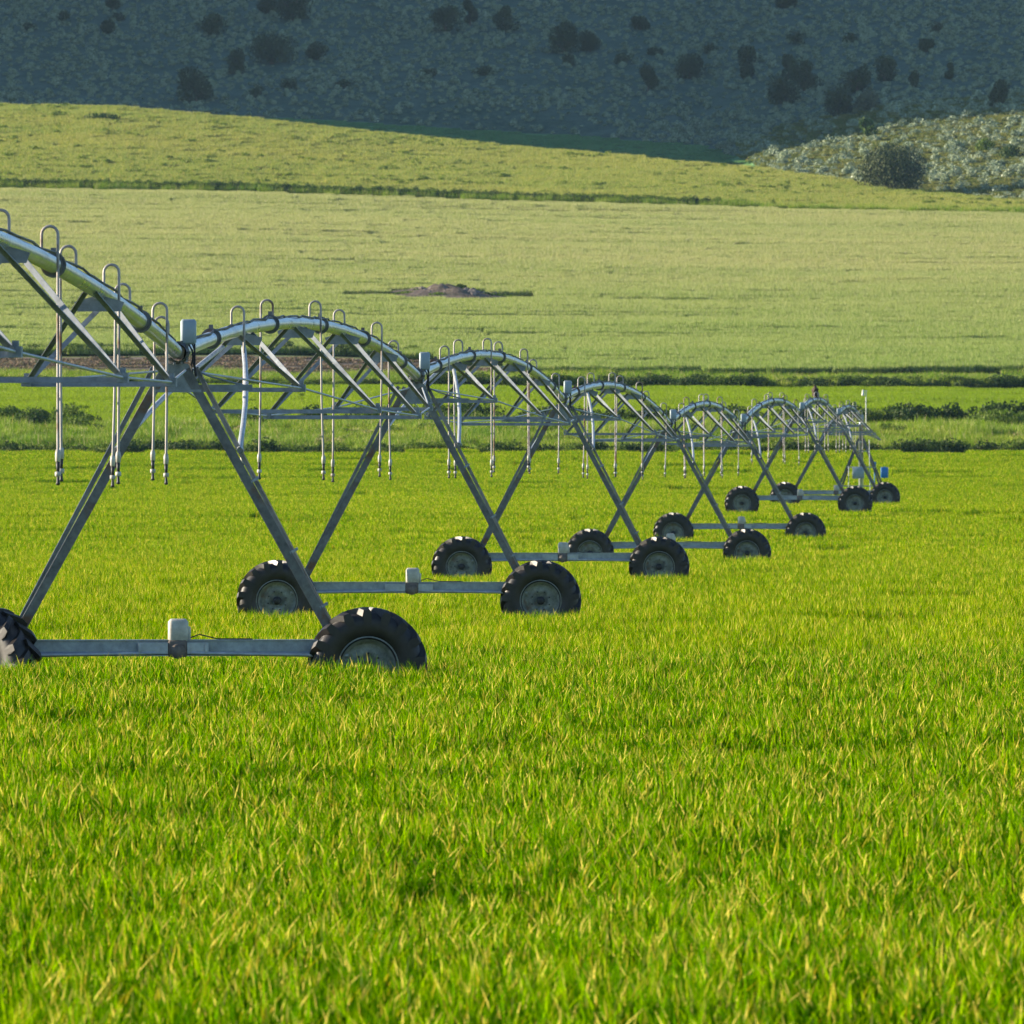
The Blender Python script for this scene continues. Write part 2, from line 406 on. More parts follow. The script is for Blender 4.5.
C_WHEAT = crop_mat('wheat_leaf', [(.004, .045, .0), (.10, .27, .0), (.37, .54, .0)], (.55, .44, .04), .03,
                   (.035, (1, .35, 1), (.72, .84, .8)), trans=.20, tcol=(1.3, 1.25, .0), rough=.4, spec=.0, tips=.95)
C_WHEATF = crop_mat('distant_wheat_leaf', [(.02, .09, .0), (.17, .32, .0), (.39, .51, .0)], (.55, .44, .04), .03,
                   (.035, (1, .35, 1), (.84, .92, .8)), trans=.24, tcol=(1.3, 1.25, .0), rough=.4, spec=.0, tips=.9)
C_GREEN = crop_mat('second_field_leaf', [(.14, .23, .0), (.24, .33, .0), (.34, .40, .0)], (.3, .3, .1), .03,
                   (.02, (1, .4, 1), (.8, .9, .8)), trans=.45, tcol=(1.1, 1.2, .3), rough=.5, spec=.3)
C_PALE = crop_mat('pale_crop_leaf', [(.27, .31, .09), (.40, .42, .16), (.50, .50, .24)], (.60, .54, .34), .22,
                  (.05, (.22, 1.0, 1), (.74, .86, .66)), trans=.42, tcol=(1, 1.05, .6), rough=.5, spec=.35, ripe=(930, 1200, (.74, .90, .58)))
C_UPPER = crop_mat('upper_grass_leaf', [(.19, .25, .045), (.31, .34, .085), (.46, .44, .17)], (.50, .42, .18), .22,
                   (.02, (.8, 1.2, 1), (.72, .9, .7)), trans=.45, tcol=(1.05, 1.1, .4), rough=.5, spec=.3)
C_BANK = crop_mat('bank_grass_leaf', [(.13, .24, .004), (.24, .34, .01), (.40, .43, .06)], (.55, .45, .25), .12,
                  (.12, (1, 1, 1), (.6, .8, .6)), trans=.4, tcol=(1, 1.1, .4), rough=.5, spec=.3)
C_MEADOW = crop_mat('meadow_leaf', [(.13, .27, .12), (.18, .33, .15), (.22, .37, .18)], (.2, .18, .1), .03,
                    (.05, (1, 1, 1), (.8, .9, .8)), trans=.3, tcol=(1, 1.1, .5), rough=.6, spec=.2)

def hn(x, y, sx, sy, amp, seed):
    return 1 + amp * (noise.noise(Vector((x * sx, y * sy, seed))) + .6 * noise.noise(Vector((x * sx * 2.7, y * sy * 2.7, seed + 4))))
hw = lambda x, y: max(.60, min(1.10, hn(x, y, .42, .26, .42, 1)))
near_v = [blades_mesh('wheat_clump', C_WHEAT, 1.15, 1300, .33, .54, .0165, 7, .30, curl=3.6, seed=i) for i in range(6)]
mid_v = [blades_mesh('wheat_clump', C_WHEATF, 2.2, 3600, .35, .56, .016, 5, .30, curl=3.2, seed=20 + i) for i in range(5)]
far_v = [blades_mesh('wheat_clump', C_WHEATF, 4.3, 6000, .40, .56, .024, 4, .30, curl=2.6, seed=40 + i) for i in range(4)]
wheat_lab = 'dense bright green young wheat covering the near field'
k = lambda v: (lambda u: v)
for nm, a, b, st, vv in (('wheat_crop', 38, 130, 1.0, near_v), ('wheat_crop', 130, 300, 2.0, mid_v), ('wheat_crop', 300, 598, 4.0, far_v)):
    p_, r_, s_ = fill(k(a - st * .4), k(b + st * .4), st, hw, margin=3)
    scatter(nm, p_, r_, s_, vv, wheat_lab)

grn_v = [blades_mesh('green_crop_clump', C_GREEN, 4.3, 3600, .25, .45, .035, 2, .5, seed=60 + i) for i in range(3)]
p_, r_, s_ = fill(bd(3), bd(4), 4.0, lambda x, y: max(.6, hn(x, y, .03, .06, .35, 2)), margin=6)
scatter('second_field_crop', p_, r_, s_, grn_v, 'low bright green crop of the second field behind the ditch bank')
HEAP = (446, 297); HD = None
pal_v = [blades_mesh('pale_crop_clump', C_PALE, 6.0, 6600, .6, .85, .04, 2, .35, seed=70 + i) for i in range(4)]
HD = d_at(HEAP[0], 300, 830, 1240); HX = (HEAP[0] - CX) / F * HD
def in_heap(x, y): return ((x - HX + .4) / 8.0) ** 2 + ((y - HD) / 13.0) ** 2 < 1
p_, r_, s_ = fill(bd(6), bd(7), 5.0, lambda x, y: max(.7, hn(x, y, .014, .045, .32, 6)), margin=8, skip=in_heap)
scatter('pale_field_crop', p_, r_, s_, pal_v, 'silvery pale green ripening crop rolling up the middle slope')
upp_v = [blades_mesh('upper_grass_clump', C_UPPER, 3.6, 1500, .1, .7, .05, 2, .6, seed=80 + i) for i in range(4)]
p_, r_, s_ = fill(bd(7), lambda u: bd(8)(u) + 14, 2.6, lambda x, y: max(.5, hn(x, y, .16, .12, .4, 8)), margin=8, jit=1.0)
scatter('upper_field_grass', p_, r_, s_, upp_v, 'yellow green rough grass on the sunlit upper slope')
mea_v = [blades_mesh('meadow_clump', C_MEADOW, 3.6, 1100, .1, .35, .06, 2, .5, seed=90 + i) for i in range(2)]
p_, r_, s_ = fill(lambda u: bd(8)(u) + 30, lambda u: bd(9)(u), 3.0, lambda x, y: 1, margin=8, jit=1, skip=lambda x, y: CX + x / y * F > 790)
scatter('meadow_grass', p_, r_, s_, mea_v, 'dark green shaded meadow grass at the foot of the hill')
C_STUB = crop_mat('stubble', [(.16, .11, .085), (.24, .18, .14), (.34, .27, .2)], (.12, .17, .05), .08, (.1, (1, 1, 1), (.75, .75, .75)), trans=.15, rough=.8, spec=.1)
stu_v = [blades_mesh('stubble_clump', C_STUB, 3.2, 700, .04, .2, .12, 2, 1.2, seed=140 + i) for i in range(3)]
p_, r_, s_ = fill(bd(5), bd(6), 3.0, lambda x, y: hn(x, y, .3, .2, .6, 15), margin=6, jit=1)
scatter('stubble', p_, r_, s_, stu_v, 'brown clods and stubble on the ploughed strip')
# the bank by the ditch, the verge
ban_v = [blades_mesh('bank_grass_clump', C_BANK, 1.9, 700, .3, .95, .03, 3, .5, seed=100 + i) for i in range(4)]
p_, r_, s_ = fill(k(604), k(641), 1.6, lambda x, y: hn(x, y, .2, .3, .9, 12), margin=5, jit=.7)
q_ = fill(k(771), k(783), 1.6, lambda x, y: hn(x, y, .15, .2, .45, 13), margin=5, jit=.7)
# taller uncut edge between the two upper fields
e_ = fill(lambda u: bd(7)(u) - 3, lambda u: bd(7)(u) + 4 * sm((800 - u) / 200), 1.2, lambda x, y: 1.7 * hn(x, y, .2, .2, .3, 14), margin=5)
scatter('bank_grass', p_ + q_[0] + e_[0], r_ + q_[1] + e_[1], s_ + q_[2] + e_[2], ban_v, 'rough mixed grass on the ditch bank and along the field edges')

# ------------------------------------------------------------------ leafy shrubs, sage, junipers
def leaf_mat(name, cols, trans=.25, tcol=(1, 1.1, .5), rough=.6):
    return crop_mat(name, cols, cols[2], .02, (.5, (1, 1, 1), (.8, .85, .8)), trans=trans, tcol=tcol, rough=rough, spec=.25)
def crown_mesh(name, mat, n, w, h, leaf, seed, lobes=7, base=.0, conical=0.0, aspect=1.6):
    """leaf-sized faces over lobes that fill a crown of width w and height h standing on z=base"""
    rs = np.random.RandomState(seed)
    L_ = []
    for i in range(lobes):
        t = (i + .5) / lobes; hh = base + h * (.18 + .64 * rs.rand())
        rad = w * .5 * (1 - conical * (hh - base) / h)
        a = rs.rand() * 2 * PI; q = rad * .55 * math.sqrt(rs.rand())
        r = rad * (.42 + .3 * rs.rand())
        L_.append((math.cos(a) * q, math.sin(a) * q, hh, r, min(r * (.8 + .5 * rs.rand()), h * .5)))
    V = np.zeros((n, 4, 3)); 
    li = rs.randint(0, lobes, n)
    for i in range(n):
        cx, cy, cz, r, rz = L_[li[i]]
        v = rs.randn(3); v /= np.linalg.norm(v); rr = (.55 + .5 * rs.rand() ** .6)
        c = np.array([cx + v[0] * r * rr, cy + v[1] * r * rr, max(base + .03 * h, cz + v[2] * rz * rr)])
        nn = v * .6 + rs.randn(3) * .6; nn /= np.linalg.norm(nn)
        t1 = np.cross(nn, [0, 0, 1.0]); t1 /= (np.linalg.norm(t1) + 1e-6); t2 = np.cross(nn, t1)
        s = leaf * (.5 + .9 * rs.rand())
        V[i] = [c - t1 * s * .5, c - t2 * s * aspect * .5, c + t1 * s * .5, c + t2 * s * aspect * .5]
    me = bpy.data.meshes.new(name); me.vertices.add(n * 4); me.vertices.foreach_set('co', V.reshape(-1))
    me.loops.add(n * 4); me.loops.foreach_set('vertex_index', np.arange(n * 4, dtype=np.int32))
    me.polygons.add(n); me.polygons.foreach_set('loop_start', np.arange(0, n * 4, 4, dtype=np.int32))
    a = me.attributes.new('tone', 'FLOAT_COLOR', 'POINT')
    tl = rs.rand(lobes); tone = np.stack([np.clip(tl[li] * .6 + .4 * rs.rand(n), 0, 1), rs.rand(n), rs.rand(n), np.ones(n)], 1)
    a.data.foreach_set('color', np.repeat(tone, 4, 0).reshape(-1).astype(np.float32))
    me.materials.append(mat); me.update(calc_edges=True)
    return bpy.data.objects.new(name, me)
L_SHRUB = leaf_mat('shrub_leaf', [(.06, .11, .015), (.11, .17, .025), (.18, .24, .04)], .35)
L_DARK = leaf_mat('willow_leaf', [(.03, .06, .015), (.045, .085, .02), (.07, .12, .03)], .3)
L_SAGE = leaf_mat('sage_leaf', [(.10, .15, .09), (.33, .39, .25), (.68, .73, .53)], .15, (1, 1, .8), .7)
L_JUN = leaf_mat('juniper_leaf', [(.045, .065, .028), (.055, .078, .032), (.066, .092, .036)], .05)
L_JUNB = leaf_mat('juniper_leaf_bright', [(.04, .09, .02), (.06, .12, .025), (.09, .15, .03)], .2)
L_PALEB = leaf_mat('pale_bush_leaf', [(.10, .12, .07), (.13, .15, .09), (.17, .18, .11)], .15)
M_BARK = metal_mat('juniper_bark', (.13, .09, .06), .9, 0, .3)

# dense low growth along the ditch and verge reads as one dark mass
sh_v = [crown_mesh('shrub_clump', L_DARK if i % 2 else L_SHRUB, 1300, 2.2, 1.3, .11, 200 + i, 6) for i in range(4)]
P_, R_, S_ = [], [], []
def strip(u0, u1, d, dj, dens, hs, ws=1.0, cover=1.0, seed=0):
    r = random.Random(seed); x = (u0 - CX) / F * d; x1 = (u1 - CX) / F * d
    while x < x1:
        if r.random() < cover:
            y = d + (r.random() - .5) * dj; s = .7 + .6 * r.random()
            P_.append((x, y, terr_z(x, y) - .1)); R_.append((0, 0, r.random() * 6.3)); S_.append((s * ws, s * ws, s * hs))
        x += dens * (.5 + r.random())
strip(-100, 1130, 601.5, 3, .4, .66, .8, 1, 1)
strip(-100, 100, 637, 8, .6, 1.0, 1, 1, 2); strip(90, 240, 637, 8, 1.2, .5, 1, .7, 22); strip(230, 480, 638, 8, .9, .85, 1, .85, 3); strip(480, 880, 640, 7, .9, .8, 1, .85, 4); strip(850, 1130, 640, 6, .6, .95, 1.1, 1, 5); strip(-100, 1130, 622, 9, 2.2, .5, .8, .6, 23)
strip(-100, 400, 771, 4, .8, .38, 1, .95, 7); strip(400, 1130, 772, 4, .6, .62, 1, 1, 8)
strip(-100, 420, 829, 2, .8, .6, 1, .97, 9)
for q in range(620):
    u = -80 + q * 1.5 + rnd.random(); cov = sm((790 - u) / 160)
    if rnd.random() < cov * .95:
        y = bd(7)(u) + (rnd.random() - .5) * 2.5; x = (u - CX) / F * y; q_s = .5 + .4 * rnd.random()
        P_.append((x, y, terr_z(x, y) - .1)); R_.append((0, 0, rnd.random() * 6)); S_.append((q_s, q_s, 0.88 + .3 * rnd.random()))
strip(500, 1130, 793, 3, .5, .32, 1, 1, 10)
scatter('bank_thicket', P_, R_, S_, sh_v, 'low dark thicket lining the ditch and the field margins')

trunk_cache = {}
def tree(name, u, row, wpx, hpx, d0, d1, label, cat, mat, seed, conical=.25, n=2600, leafk=1.0, trunk=True, group=None):
    d = d_at(u, row, d0, d1); p = P(u, d); w = wpx * d / F; h = hpx * d / F
    root = empty(name, p); tag(root, label, cat, group)
    c = crown_mesh('crown', mat, n, w * 1.22, h, .17 * leafk * (w * h / 9) ** .25 * 1.4, seed, 9, base=.04 * h, conical=conical)
    COL.objects.link(c); c.parent = root
    if trunk:
        mb = MB(); r = w * .045
        mb.tube([(0, 0, -.3), (r * .3, 0, h * .2), (-r * .4, r * .3, h * .5), (0, 0, h * .85)], r, 7, rr=[r * 1.5, r, r * .6, r * .2])
        for q in range(5):
            a = q * 1.3 + seed; z0 = h * (.12 + .11 * q)
            mb.tube([(0, 0, z0), (math.cos(a) * w * .2, math.sin(a) * w * .2, z0 + h * .12), (math.cos(a) * w * .36, math.sin(a) * w * .36, z0 + h * .2)], r, 5, rr=[r * .5, r * .3, r * .1])
        mb.build('trunk', M_BARK, root)
    return root
JG = 'junipers dotted over the shaded hillside'
jun = [
 (113, 10, 14, 14, 'dark juniper at the top edge of the hillside, far left of the others'),
 (108, 34, 13, 12, 'small dark juniper below the one at the top left of the hill'),
 (212, 36, 26, 18, 'low dark juniper left of the big top pair on the shaded hill'),
 (292, 21, 40, 30, 'large juniper touching the top edge in the left part of the hill'),
 (268, 16, 20, 20, 'juniper pressed against the left side of the large top edge juniper'),
 (272, 64, 46, 25, 'widest juniper clump on the left part of the shaded slope'),
 (236, 75, 19, 21, 'small round juniper just left of the widest left clump'),
 (196, 102, 32, 26, 'lowest juniper on the left, close above the upper field crest'),
 (316, 60, 22, 14, 'squat juniper just right of the widest left clump'),
 (445, 33, 32, 23, 'leftmost and widest of the three junipers near the top centre'),
 (470, 26, 15, 24, 'narrow middle one of the three junipers near the top centre'),
 (505, 33, 25, 25, 'rightmost rounded one of the three junipers near the top centre'),
 (564, 54, 32, 26, 'rounded juniper in the centre with a smaller one touching its right side'),
 (590, 52, 20, 20, 'small juniper touching the right side of a rounded centre one'),
 (648, 93, 21, 25, 'solitary upright juniper midway down the slope right of centre'),
 (689, 79, 32, 19, 'low broad juniper up right of the solitary upright one'),
 (747, 67, 19, 17, 'small juniper above and left of the tight cluster'),
 (747, 80, 15, 13, 'very small juniper directly below another small one left of the cluster'),
 (788, 81, 17, 27, 'tallest narrow juniper at the top of the tight cluster of three'),
 (804, 91, 28, 26, 'right hand juniper of the tight cluster of three'),
 (784, 106, 28, 24, 'lowest juniper of the tight cluster of three'),
 (857, 94, 28, 25, 'rounded juniper right of the tight cluster of three'),
 (884, 82, 24, 19, 'juniper next up the slope to the right of the rounded one'),
 (913, 89, 13, 15, 'tiny juniper right of the pair on the right slope'),
 (949, 80, 9, 16, 'slender dark juniper alone high on the right slope'),
 (838, 118, 28, 22, 'dark juniper just above the lit knoll, left of a pale bush'),
 (997, 109, 22, 24, 'dark juniper near the right edge of the picture'),
 (786, 9, 24, 14, 'juniper at the top edge above the tight cluster'),
 (512 - 6 + 420, 52, 16, 10, 'low dark scrub juniper high in the right part of the slope'),
 (640, 30, 18, 11, 'flat little juniper high up right of the centre pair'),
]
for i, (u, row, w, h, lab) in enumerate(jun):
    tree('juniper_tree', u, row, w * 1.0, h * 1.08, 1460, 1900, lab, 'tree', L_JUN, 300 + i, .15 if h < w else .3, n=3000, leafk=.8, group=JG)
for i in range(16):
    u_ = 30 + 960 * ((i * .618) % 1); r_ = 14 + 88 * ((i * .377 + .2) % 1)
    tree('hillside_shrub', u_, r_, 12 + 9 * ((i * .7) % 1), 7 + 5 * ((i * .43) % 1), 1460, 1900, 'small dark shrub half hidden in the sagebrush of the shaded hillside', 'bush', L_JUN, 700 + i, .1, n=700, trunk=False, group='small dark shrubs on the hillside')
tree('juniper_tree', 868, 140, 17, 23, 1350, 1700, 'small bright green juniper catching the sun at the top of the knoll', 'tree', L_JUNB, 341, .35, n=1800)
tree('juniper_tree', 893, 192, 70, 37, 1330, 1700, 'biggest juniper, broad and half sunlit on the knoll at the right', 'tree', L_JUN, 342, .05, n=16000, leafk=.5)
tree('desert_bush', 865, 113, 26, 18, 1400, 1700, 'pale grey bush just right of a dark juniper above the lit knoll', 'bush', L_PALEB, 343, .1, n=1300, trunk=False)
tree('desert_bush', 985, 152, 22, 10, 1330, 1700, 'yellow green bush among the sage on the right of the knoll', 'bush', L_SHRUB, 344, .1, n=900, trunk=False)
tree('desert_bush', 1010, 160, 26, 12, 1330, 1700, 'dark green bush at the right edge of the knoll', 'bush', L_DARK, 345, .1, n=900, trunk=False)
tree('field_shrub', 102, 122, 34, 7, 1300, 1449, 'dark low shrub alone on the upper field near the left crest', 'bush', L_DARK, 346, .1, n=900, trunk=False)
tree('field_shrub', 30, 434, 46, 22, 618, 645, 'largest shrub clump of the ditch bank at the left edge of the picture', 'bush', L_DARK, 347, .1, n=2600, leafk=.6, trunk=False)
tree('field_shrub', 76, 436, 34, 15, 618, 645, 'shrub on the ditch bank just right of the largest left clump', 'bush', L_SHRUB, 348, .1, n=1800, leafk=.6, trunk=False)
tree('field_shrub', 900, 430, 46, 18, 626, 645, 'dark shrub on the bank just right of the pivot tower', 'bush', L_DARK, 349, .1, n=2200, leafk=.6, trunk=False)
tree('field_shrub', 1003, 434, 60, 24, 622, 645, 'broad pale topped shrub on the bank at the right edge of the picture', 'bush', L_SHRUB, 350, .1, n=2600, leafk=.6, trunk=False)

# tussocks that break up the bank and the upper field
L_TUS = leaf_mat('tussock_leaf', [(.10, .19, .008), (.19, .29, .015), (.32, .38, .05)], .4, (1, 1.1, .3))
L_TUP = leaf_mat('upper_tussock_leaf', [(.12, .20, .02), (.22, .28, .04), (.38, .38, .10)], .35, (1, 1.1, .4))
L_STRAW = leaf_mat('straw_leaf', [(.35, .30, .14), (.45, .38, .20), (.55, .46, .26)], .35, (1, 1, .6))
tv = [crown_mesh('tussock', (L_TUS, L_TUS, L_STRAW)[i % 3] if i < 5 else L_TUS, 420, 1.5, .75, .10, 600 + i, 4, aspect=3.0) for i in range(6)]
pts, rots, scl = [], [], []
for q in range(1500):
    y = 604 + 38 * rnd.random(); x = (rnd.random() * 2 - 1) * .056 * y
    if noise.noise(Vector((x * .12, y * .15, 21))) < -.12: continue
    z_ = .4 + .5 * rnd.random() ** 2; pts.append((x, y, terr_z(x, y) - .05)); rots.append((0, 0, rnd.random() * 6)); scl.append((z_ * 1.3, z_ * 1.3, z_))
scatter('bank_tussocks', pts, rots, scl, tv, 'sunlit grass tussocks scattered over the ditch bank')
tv2 = [crown_mesh('tussock', L_TUP, 260, 1.5, .6, .13, 620 + i, 4, aspect=2.4) for i in range(4)]
pts, rots, scl = [], [], []
for q in range(3400):
    y = 1252 + 205 * rnd.random(); x = (rnd.random() * 2 - 1) * .056 * y; u = CX + x / y * F
    if y > bd(8)(u) or noise.noise(Vector((x * .05, y * .04, 25))) + .3 * noise.noise(Vector((x * .3, y * .2, 26))) < -.05: continue
    z_ = .35 + .7 * rnd.random() ** 2; pts.append((x, y, terr_z(x, y) + .1)); rots.append((0, 0, rnd.random() * 6)); scl.append((z_ * 1.2, z_ * 1.2, z_))
scatter('upper_field_tussocks', pts, rots, scl, tv2, 'yellow green tussocks dotted over the sunlit upper field')

# sagebrush
sg = [crown_mesh('sage_clump', L_SAGE, 260, 1.5, .85, .17, 400 + i, 5, aspect=1.3) for i in range(5)]
pts, rots, scl = [], [], []; knoll = []
def hill_start(u): return lin(BOUND[9][1], u) + 1
y = 1320.0
while y < 1905:
    x = -.0512 * y * 1.08 - 8; xe = -x
    while x < xe:
        xx = x + (rnd.random() - .5) * 1.9; yy = y + (rnd.random() - .5) * 2.4
        u = CX + xx / yy * F
        if yy > hill_start(u):
            dens = .62 + .45 * noise.noise(Vector((xx * .05, yy * .03, 7)))
            if rnd.random() < dens:
                s = (.5 + .68 * rnd.random() ** 1.5) * (1.3 if u > 740 and yy < 1500 else 1)
                t = (xx, yy, terr_z(xx, yy) - .05, rnd.random() * 6.3, s, s * (.65 + .35 * rnd.random()))
                if 755 < u < 1040 and yy < 1440 : knoll.append(t)
                else: pts.append(t[:3]); rots.append((0, 0, t[3])); scl.append((s, s, t[5]))
        x += 1.55
    y += 2.3 if y < 1560 else 2.8
knoll.sort(key=lambda t: t[1]); 
vis = [t for t in knoll if 770 < CX + t[0] / t[1] * F < 1022]
ind = sorted(vis, key=lambda t: -t[4] / t[1])[:290]; ids = set(id(t) for t in ind)
for t in knoll:
    if id(t) not in ids: pts.append(t[:3]); rots.append((0, 0, t[3])); scl.append((t[4], t[4], t[5]))
C_KNOLL = crop_mat('knoll_grass_leaf', [(.10, .13, .03), (.18, .21, .05), (.30, .29, .10)], (.4, .34, .16), .2, (.1, (1, 1, 1), (.7, .85, .7)), trans=.3, tcol=(1, 1.1, .4), rough=.6, spec=.1)
kn_v = [blades_mesh('knoll_grass_clump', C_KNOLL, 3.0, 1100, .08, .4, .06, 2, .7, seed=160 + i) for i in range(3)]
kp, kr, ks = fill(lambda u: hill_start(u) - 3, lambda u: 1505 if u > 745 else -1, 2.2, lambda x, y: max(.3, hn(x, y, .2, .2, .6, 31)), margin=8, jit=1)
scatter('knoll_grass', kp, kr, ks, kn_v, 'dry olive grass between the sagebrush on the sunlit knoll')
scatter('sagebrush_cover', pts, rots, scl, sg, 'grey green sagebrush covering the whole shaded hillside')
for i, t in enumerate(ind):
    o = bpy.data.objects.new('sagebrush', sg[i % 5].data); COL.objects.link(o)
    o.location = t[:3]; o.rotation_euler = (0, 0, t[3]); o.scale = (t[4], t[4], t[5])
    tag(o, 'rounded grey green sagebrush on the sunlit knoll below the shaded hill', 'bush', 'sagebrush on the sunlit knoll')

# ------------------------------------------------------------------ stony mound in the pale field
root = empty('stone_heap', (HX, HD, terr_z(HX, HD) - .1)); tag(root, 'brown heap of earth and stones left in the middle of the pale field', 'mound')
mb = MB(); n = 40; m = 10; vs = []
for j in range(m + 1):
    r = j / m
    for i in range(n):
        a = 2 * PI * i / n; x = math.cos(a) * r * 8.4 - .4; y = math.sin(a) * r * 10
        z = 1.95 * (1 - r) ** .75 * (.6 + .6 * abs(noise.noise(Vector((x * .5, y * .4, 3))))) + .12 * noise.noise(Vector((x * 1.5, y * 1.5, 0))) + (HD and terr_z(HX + x, HD + y) - terr_z(HX, HD))
        vs.append((x, y, z))
mb.add(vs, [(j * n + i, j * n + (i + 1) % n, (j + 1) * n + (i + 1) % n, (j + 1) * n + i) for j in range(m) for i in range(n)], True)
G_HEAP = ground_mat('heap_earth', (.08, .06, .05), (.17, .125, .105), (.28, .215, .18), 2.2)
mb.build('mound', G_HEAP, root)
M_ROCK = metal_mat('pale_rock', (.21, .175, .155), .9, 0, .25, scale=3)
def rock(mb, c, r, rs):
    vs = []; nn = 7
    for j in range(5):
        ph = PI * j / 4
        for i in range(nn):
            a = 2 * PI * i / nn; q = r * (.75 + .5 * rs.random())
            vs.append((c[0] + math.cos(a) * math.sin(ph) * q, c[1] + math.sin(a) * math.sin(ph) * q, c[2] + math.cos(ph) * q * .7))
    mb.add(vs, [(j * nn + i, j * nn + (i + 1) % nn, (j + 1) * nn + (i + 1) % nn, (j + 1) * nn + i) for j in range(4) for i in range(nn)])
rr_ = random.Random(5)
for i in range(46):
    x = (rr_.random() - .35) * 7; y = (rr_.random() - .7) * 6
    if abs(x) > 4.6: continue
    mb = MB(); rock(mb, (0, 0, 0), .12 + .34 * rr_.random() ** 3, rr_); o = mb.build('rock', M_ROCK, root)
    zz = 1.35 * max(0, 1 - math.hypot(x / 7, y / 10)) ** .7 * .85
    o.location = (x, y, zz + .1 + terr_z(HX + x, HD + y) - terr_z(HX, HD))
for i, (x, y, w, h) in enumerate(((-5.9, -1, 2.4, .4), (5.6, 0, 2.4, .35), (-4.9, -2, 2.4, .55), (-3.6, -3, 2.2, .5), (-2.6, 0, 1.8, .6), (1.6, -3.6, 1.6, .4), (3.6, -3.2, 1.6, .45), (4.6, -1, 2.0, .4), (1.5, 1, 1.6, .9), (-.6, -4.5, 2.4, .35))):
    c = crown_mesh('weeds', L_SHRUB if i % 2 else L_DARK, 700, w, h, .13, 500 + i, 5); COL.objects.link(c); c.parent = root
    c.location = (x, y, .35 * max(0, 1 - abs(x) / 6) + .25 + terr_z(HX + x, HD + y) - terr_z(HX, HD))

# ------------------------------------------------------------------ the irrigation machine
TOW = [  # distance, column of the centre, ground z, yaw (degrees)
    (113.0, 172.8, .035, 4.0), (167.0, 409, .05, -.5), (223.0, 560.5, .04, -1.5), (280.0, 668.5, -.16, -1.5),
    (333.0, 739.5, .04, -2.5), (389.0, 798.5, .80, -2.5), (441.0, 835, .86, -2.5)]
JZ = [.0, .20, .20, .08, .03, 0, 0]
JH = 4.22                                    # pipe height over the wheels' ground
LEAN = [.05, .13, .03, .0, .0, .0, .04]
BASE = 2.2; RW = .67; TW = .37

def make_tyre():
    mb = MB(); prof = []
    hw_ = TW / 2
    for (r, h) in ((.315, -.13), (.34, -.155), (.42, -hw_), (.53, -hw_ * 1.02), (.600, -hw_ * .88), (.625, -hw_ * .55), (.634, 0), (.625, hw_ * .55), (.600, hw_ * .88), (.53, hw_ * 1.02), (.42, hw_), (.34, .155), (.315, .13)):
        prof.append((r, h))
    mb.lathe(prof, (0, 0, 0), 'y', 56)
    nl = 17
    for side in (-1, 1):                      # chevron lugs
        for k in range(nl):
            a0 = 2 * PI * (k + (.5 if side > 0 else 0)) / nl
            secs = []
            for (t, hy, rt, da) in ((0, .005, .678, .19), (.35, .075, .678, .12), (.7, .15, .674, .05), (1, .205, .648, 0), (1.3, .206, .565, -.01)):
                a = a0 + da * 1.35; wd = .050 if t < 1.1 else .038
                y_ = side * hy; rb = rt - .07
                ta = wd / .65
                secs.append([(math.cos(a + s * ta * q) * r, y_, math.sin(a + s * ta * q) * r) for (r, s, q) in ((rb, -1, 1.2), (rt, -1, .75), (rt, 1, .75), (rb, 1, 1.2))])
            vs = [p for s_ in secs for p in s_]; fs = []
            for i in range(len(secs) - 1):
                for j in range(3): fs.append((i * 4 + j, i * 4 + j + 1, (i + 1) * 4 + j + 1, (i + 1) * 4 + j))
            fs.append((0, 1, 2, 3)); e = (len(secs) - 1) * 4; fs.append((e + 3, e + 2, e + 1, e))
            mb.add(vs, fs)
    return mb
def make_rim():
    mb = MB()
    mb.lathe([(.335, -.165), (.352, -.158), (.345, -.13), (.30, -.12), (.285, -.02), (.255, -.005), (.20, -.045), (.13, -.05), (.115, -.02), (.0, -.02)], (0, 0, 0), 'y', 40)
    mb.lathe([(.335, .165), (.352, .158), (.345, .13), (.30, .12), (.285, .02), (.20, .01), (0, .01)], (0, 0, 0), 'y', 40)
    return mb
def make_hub():
    mb = MB(); mb.lathe([(0, -.135), (.055, -.13), (.07, -.11), (.07, .06), (0, .06)], (0, 0, 0), 'y', 16)
    for k in range(8):
        a = k * PI / 4 + .2; mb.lathe([(0, -.072), (.013, -.072), (.013, -.04)], (math.cos(a) * .155, 0, math.sin(a) * .155), 'y', 6)
    return mb

